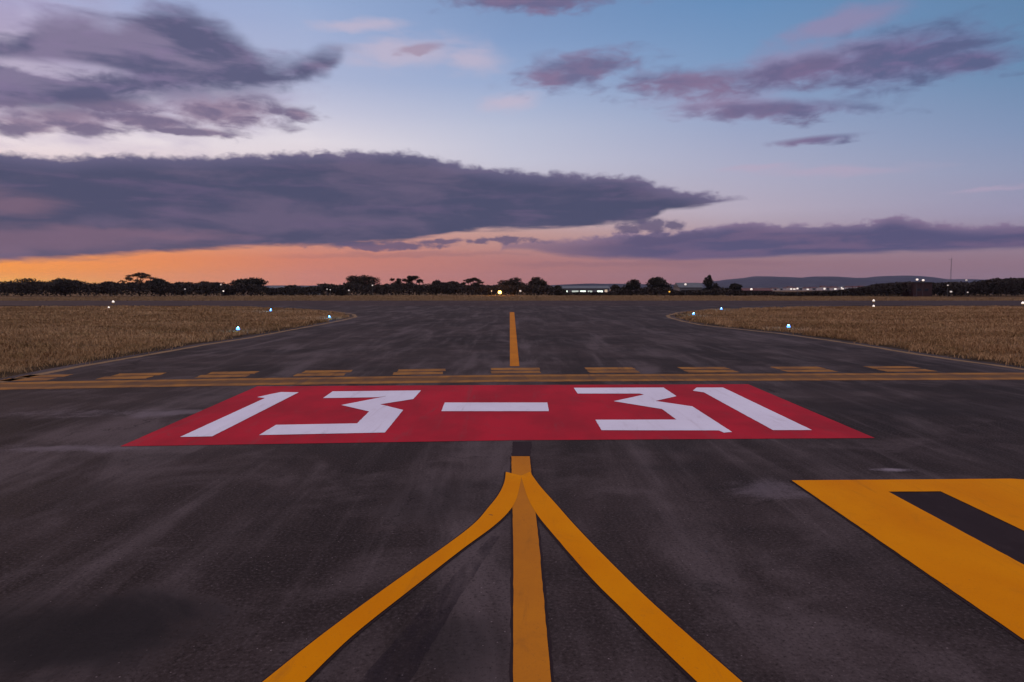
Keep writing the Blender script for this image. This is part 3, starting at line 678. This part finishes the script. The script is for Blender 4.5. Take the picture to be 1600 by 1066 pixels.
# ------------------------------------------------------------------ hills
def hills(name, prof, dist, depth, label, seed):
    xs = np.linspace(prof[0][0], prof[-1][0], 260); top = np.interp(xs, [a for a, _ in prof], [b for _, b in prof]); k = 14; V = []
    r = np.random.default_rng(seed); jig = np.cumsum(r.normal(0, .42, len(xs))); jig -= np.convolve(jig, np.ones(25) / 25, 'same')
    for j in range(k):
        t = j / (k - 1); d = dist + depth * (t - .5)
        prof_t = math.sin(math.pi * min(1, max(0, t)) ) ** .8
        for i, px in enumerate(xs):
            z = (CH + (HZ - top[i] + .5 * jig[i]) / F * dist) * prof_t * (1 + .08 * math.sin(i * .21 + j * 1.3) * (1 - prof_t)) - 0.5
            V.append(((px - 800) / F * dist * (d / dist) ** .3, d, z))
    T = [(j * 260 + i, j * 260 + i + 1, (j + 1) * 260 + i + 1, (j + 1) * 260 + i) for j in range(k - 1) for i in range(259)]
    tag(mesh_np(name, V, T, 'hill_scrub', smooth=True), label, kind='structure')
hills('hills', [(1060, 449), (1095, 444), (1120, 439), (1150, 435.5), (1178, 432), (1200, 432.5), (1235, 433.5), (1255, 435), (1265, 432.5), (1290, 432.5), (1320, 435), (1350, 434.5), (1370, 431.5), (1412, 431), (1430, 434), (1460, 437), (1520, 437), (1600, 436.5), (1750, 437), (1900, 447)], 3600, 1500, 'blue grey hills on the right horizon', 4)
hills('hills', [(-500, 446), (0, 446), (400, 446), (640, 446.5), (860, 446), (900, 443.5), (960, 443), (1010, 444), (1080, 445), (1200, 446), (1500, 446), (2100, 446)], 2600, 700, 'low dark rise along the horizon behind the trees', 9)

# ------------------------------------------------------------------ buildings
def gable(bm, w, d, h, r):
    v = [bm.verts.new(p) for p in ((-w/2, -d/2, 0), (w/2, -d/2, 0), (w/2, d/2, 0), (-w/2, d/2, 0))]
    box(bm, (0, 0, 0.01), (0.01, 0.01, 0.01)); [bm.verts.remove(q) for q in v]
def building(name, px0, px1, top, dist, wallm, roofm, label, cat, windows, depth=6.0, rise=0.28, flat=False):
    a, b = AT(px0, 455, dist), AT(px1, 455, dist); w = b.x - a.x; h = AT(px0, top, dist).z; wh = h * (1 - rise) if not flat else h - .15
    o = empty(name, ((a.x + b.x) / 2, dist, -0.05), label, cat)
    q = bmesh.new(); box(q, (0, depth / 2, wh / 2), (w, depth, wh)); obj_bm('wall', q, wallm, o)
    q = bmesh.new()
    if flat:
        box(q, (0, depth / 2, wh + .08), (w + .4, depth + .4, .16)); box(q, (w * .3, depth * .5, wh + .3), (w * .12, depth * .2, .28))
    else:
        e = .35; L, D0, D1, zt = w / 2 + e, -e, depth + e, h
        vs = [q.verts.new(p) for p in ((-L, D0, wh), (L, D0, wh), (L, D1, wh), (-L, D1, wh), (-L, depth / 2, zt), (L, depth / 2, zt), (-L, D0, wh - .1), (L, D0, wh - .1))]
        for f in ((0, 1, 5, 4), (2, 3, 4, 5), (0, 4, 3), (1, 2, 5), (6, 7, 1, 0)): q.faces.new([vs[i] for i in f])
    obj_bm('roof', q, roofm, o)
    for (u, v, ww, hh, m) in windows:
        q = bmesh.new(); box(q, (u * w, -.03, v * wh), (ww * w + .1, .08, hh * wh + .1)); wf = obj_bm('window', q, 'dark_wall', o)
        q = bmesh.new(); box(q, (u * w, -.08, v * wh), (ww * w, .04, hh * wh)); obj_bm('pane', q, m, wf)
    return o
building('lit_shed', 866, 952, 446.5, 216, 'pale_wall', 'grey_roof', 'long low shed with bright lit bays between the trees', 'shed', [(-.32, .48, .12, .36, 'green_white_light'), (-.12, .5, .12, .3, 'lit_interior'), (.02, .48, .10, .34, 'green_white_light'), (.15, .5, .08, .28, 'lit_interior'), (.33, .45, .10, .4, 'green_white_light'), (.44, .6, .05, .4, 'warm_window')], 9.0)
building('small_house', 420, 443, 446.5, 222, 'pale_wall', 'grey_roof', 'pale grey house right of the large dark dome tree', 'house', [(-.2, .5, .2, .3, 'dark_glass'), (.25, .5, .18, .3, 'soft_white_light')])
building('small_house', 473, 495, 447, 226, 'pale_wall', 'grey_roof', 'pale house between a low bush and a ragged brownish tree', 'house', [(-.2, .55, .16, .3, 'dark_glass'), (.2, .55, .16, .3, 'dark_glass')])
building('gabled_house', 1062, 1097, 441.5, 220, 'pale_wall', 'grey_roof', 'pale gabled house left of the pointed conifer', 'house', [(-.25, .45, .14, .28, 'warm_window'), (.2, .45, .16, .28, 'dark_glass')], 8, .4)
building('red_roofed_house', 1163, 1206, 450, 236, 'red_wall', 'red_roof', 'low red roofed house below the hills', 'house', [(-.25, .6, .1, .4, 'soft_white_light'), (.2, .6, .1, .4, 'dark_glass')], 7, .4)
building('flat_roofed_block', 1427, 1456, 440.5, 163.5, 'red_wall', 'dark_wall', 'reddish flat roofed block rising out of the wood on the right', 'building', [(-.2, .5, .2, .16, 'dark_glass'), (.2, .5, .2, .16, 'dark_glass')], 5, flat=True)
for i, (px, w, top, lit) in enumerate([(1221, 6, 449.5, 0), (1230, 8, 449, 1), (1241, 7, 448.5, 1), (1251, 9, 448.5, 0), (1262, 7, 449, 1), (1272, 8, 448.5, 0), (1283, 8, 448, 1), (1294, 9, 448, 0), (1305, 7, 447.5, 1), (1316, 8, 447.5, 1), (1327, 7, 447, 0), (1338, 8, 447, 1), (1188, 7, 449.5, 1), (1212, 8, 449.5, 0), (1348, 7, 446.5, 0), (1357, 7, 446.5, 1), (1236, 6, 447.5, 1), (1288, 6, 446.5, 1)]):
    o = building('town_house', px - w / 2, px + w / 2, top, 700 + 30 * (i % 4), 'town_wall', 'red_roof' if i % 3 else 'grey_roof', 'tiny pale house in the row at the foot of the hills', 'house', [(0, .5, .5, .5, 'white_light' if lit else 'dark_glass')], 8)
    o['group'] = 'town houses at the foot of the hills'
# lattice mast
md = 620.0; mb = AT(1485, 440, md); mh = AT(1485, 403.5, md).z
t = empty('lattice_mast', (mb.x, md, 0), 'tall thin radio mast above the wood on the right', 'mast')
W = .55
legs = [(-W, -W * .58), (W, -W * .58), (0, W * 1.15)]
for (x, y) in legs:
    q = bmesh.new(); tube(q, (x, y, 0), (x * .6, y * .6, mh), .09, .07, 6); obj_bm('leg', q, 'dark_metal', t)
q = bmesh.new(); k = 24
for i in range(k):
    z0, z1 = mh * i / k, mh * (i + 1) / k; s0, s1 = 1 - .4 * i / k, 1 - .4 * (i + 1) / k
    for j in range(3):
        a, b = legs[j], legs[(j + 1) % 3]; tube(q, (a[0] * s0, a[1] * s0, z0), (b[0] * s1, b[1] * s1, z1), .04, .04, 4)
obj_bm('lattice', q, 'dark_metal', t)
q = bmesh.new(); tube(q, (-2.2, 0, mh - 1.2), (.8, 0, mh - 1.0), .09, .07, 6); tube(q, (-2.2, 0, mh - 1.6), (-2.2, 0, mh - .4), .1, .1, 6); tube(q, (0, 0, mh), (0, 0, mh + 2.5), .06, .03, 6)
obj_bm('antenna', q, 'dark_metal', t)

# ------------------------------------------------------------------ lamps
def spill(o, name, c, e, z):
    l = bpy.data.lights.new(name, 'POINT'); l.energy = e; l.color = c; l.shadow_soft_size = .06
    q = bpy.data.objects.new(name, l); COL.objects.link(q); q.parent = o; q.location = (0, -.02, z)
def lamp_post(px, py, dist, size, material, label, group='small lamps along the treeline', cat='lamp'):
    p = AT(px, py, dist); z = max(0.35, p.z); r = size / F * dist / 2
    o = empty('lamp_post', (p.x, dist, -0.05), label, cat, group)
    q = bmesh.new(); tube(q, (0, 0, 0), (0, 0, z + .05 - r), .05, .035, 8); obj_bm('pole', q, 'dark_metal', o)
    q = bmesh.new(); lathe(q, [(r * .45, -r * .8), (r * .9, -r * .4), (r, 0), (r * .85, r * .45), (r * .5, r * .75)], 12); obj_bm('lamp_head', q, material, o, (0, 0, z + .05))
    if material == 'amber_light': spill(o, 'light_spill', (1, .5, .1), 900.0, z + .05 + r * 1.5)
    return o
LP = [(289, 452, 3.4, 'soft_white_light', 'faint small lamp left of the low wide tree'), (345, 445, 4, 'soft_white_light', 'faint small lamp on the skyline left of the large dark dome tree'), (349, 455, 4, 'white_light', 'small white lamp low in front of the shrub left of the dome tree'),
 (511, 452, 3.2, 'soft_white_light', 'left one of two faint lamps by the ragged brownish tree'), (516, 453, 3.2, 'soft_white_light', 'right one of two faint lamps by the ragged brownish tree'), (545, 454, 4.5, 'soft_white_light', 'faint lamp at the left foot of the wide two-crowned tree'), (582, 446, 4.5, 'soft_white_light', 'faint lamp inside the wide two-crowned tree'),
 (768, 455, 3, 'soft_white_light', 'faint lamp just left of the bright amber lamp'), (781, 457, 9.5, 'amber_light', 'bright amber lamp beyond the end of the far yellow line'), (813, 455, 6, 'soft_white_light', 'pale white lamp right of the bright amber lamp'),
 (1046, 456, 4.5, 'amber_glow', 'dim yellow lamp at the right foot of the larger dark rounded tree'), (1071, 444.5, 5.5, 'white_light', 'white lamp above the roof of the pale gabled house'), (1174, 452, 6, 'white_light', 'bright white lamp before the red roofed house'),
 (1246, 451, 5, 'white_light', 'white lamp before the row of tiny town houses'), (1315, 449.5, 3.5, 'white_light', 'small white lamp at the right end of the town houses'),
 (1486, 456, 6, 'soft_white_light', 'pale lamp low in the wood below the radio mast'), (1512, 457, 4, 'soft_white_light', 'faint lamp low in the wood right of the radio mast'), (1510, 438, 5, 'soft_white_light', 'pale lamp on the skyline right of the radio mast'), (1481, 446, 4, 'soft_white_light', 'faint lamp up in the wood below the radio mast')]
for (px, py, s, m, label) in LP: lamp_post(px, py, 160.5, s * .6, m, label)
for px, py, lb in ((1433, 437, 'left one of two floodlights above the reddish block'), (1442.5, 438, 'right one of two floodlights above the reddish block')): lamp_post(px, py, 160.5, 3.6, 'white_light', lb, 'floodlights above the reddish block', 'floodlight')

# airfield lights: frangible base, stem and glass
def field_light(name, px, py, size, glass, core, label, group, cat):
    gx, gy = G(px, py + 3.0); d = gy; r = max(.05, size / F * d / 2)
    z = max(.16, CH - (py - HZ) / F * d); r *= .85; o = empty(name, (gx, gy, -0.04), label, cat, group)
    q = bmesh.new(); lathe(q, [(.15, 0), (.15, .05), (.06, .08), (.05, .09)], 16); obj_bm('base', q, 'yellow_enamel', o)
    q = bmesh.new(); lathe(q, [(.03, .09), (.03, z - r * .6), (r * .8, z - r * .5), (r * .9, z - r * .35)], 12); obj_bm('stem', q, 'yellow_enamel', o)
    q = bmesh.new(); lathe(q, [(r * .85, z - r * .35), (r, z), (r * .9, z + r * .5), (r * .5, z + r * .95), (r * .1, z + r * 1.1)], 16); ln = obj_bm('lens', q, glass, o)
    if glass == 'blue_light': spill(o, 'light_spill', (.12, .4, 1), 15.0 * (d / 30) ** 1.0, z + r * 1.6)
    q = bmesh.new(); lathe(q, [(r * .5, z + r * .9), (r * .55, z + r * 1.0), (r * .3, z + r * 1.25), (.005, z + r * 1.3)], 12); obj_bm('cap', q, core, ln)
def spill(o, name, c, e, z):
    l = bpy.data.lights.new(name, 'POINT'); l.energy = e; l.color = c; l.shadow_soft_size = .06
    q = bpy.data.objects.new(name, l); COL.objects.link(q); q.parent = o; q.location = (0, -.02, z)
TX = 'blue taxiway edge lights'; RW = 'white runway edge lights'
for a in [(372, 516, 6.5, 'bright blue light at the left grass edge, nearest on that side'), (423, 485, 4, 'small blue light on the far side of the left grass'), (515, 496, 4, 'faint light near the tip of the left grass'),
          (1232, 512, 6.5, 'bright blue light at the right grass edge, nearest on that side'), (1127, 482.5, 4.2, 'small blue light on the far side of the right grass'), (1083.5, 491, 4.5, 'pale light near the tip of the right grass')]:
    field_light('taxiway_light', a[0], a[1], a[2], 'blue_light', 'blue_core', a[3], TX, 'taxiway light')
for a in [(170, 480, 3.4, 'white light on the near runway edge at the left'), (177, 471.5, 4.4, 'white light on the far runway edge at the left'), (1365, 478, 4, 'white light on the near runway edge at the right'), (1365, 469.8, 4.2, 'white light on the far runway edge at the right'), (1598, 473.5, 5, 'white light at the right frame edge on the runway')]:
    field_light('runway_light', a[0], a[1], a[2], 'white_light', 'white_light', a[3], RW, 'runway light')

# ------------------------------------------------------------------ air
if True:
    bm = bmesh.new(); box(bm, (0, 0, 49), (9800, 9800, 102)); me = bpy.data.meshes.new('haze'); bm.to_mesh(me); bm.free()
    hm = bpy.data.materials.new('haze_air'); hm.use_nodes = True; hm.node_tree.nodes.clear()
    v = hm.node_tree.nodes.new('ShaderNodeVolumePrincipled'); v.inputs['Color'].default_value = (0.72, 0.70, 0.98, 1); v.inputs['Density'].default_value = 0.00006; v.inputs['Anisotropy'].default_value = 0.2
    ou = hm.node_tree.nodes.new('ShaderNodeOutputMaterial'); hm.node_tree.links.new(v.outputs[0], ou.inputs['Volume'])
    me.materials.append(hm); o = bpy.data.objects.new('haze', me); COL.objects.link(o); tag(o, 'thin evening haze', kind='stuff')
SC.cycles.volume_bounces = 0; SC.cycles.max_bounces = 6
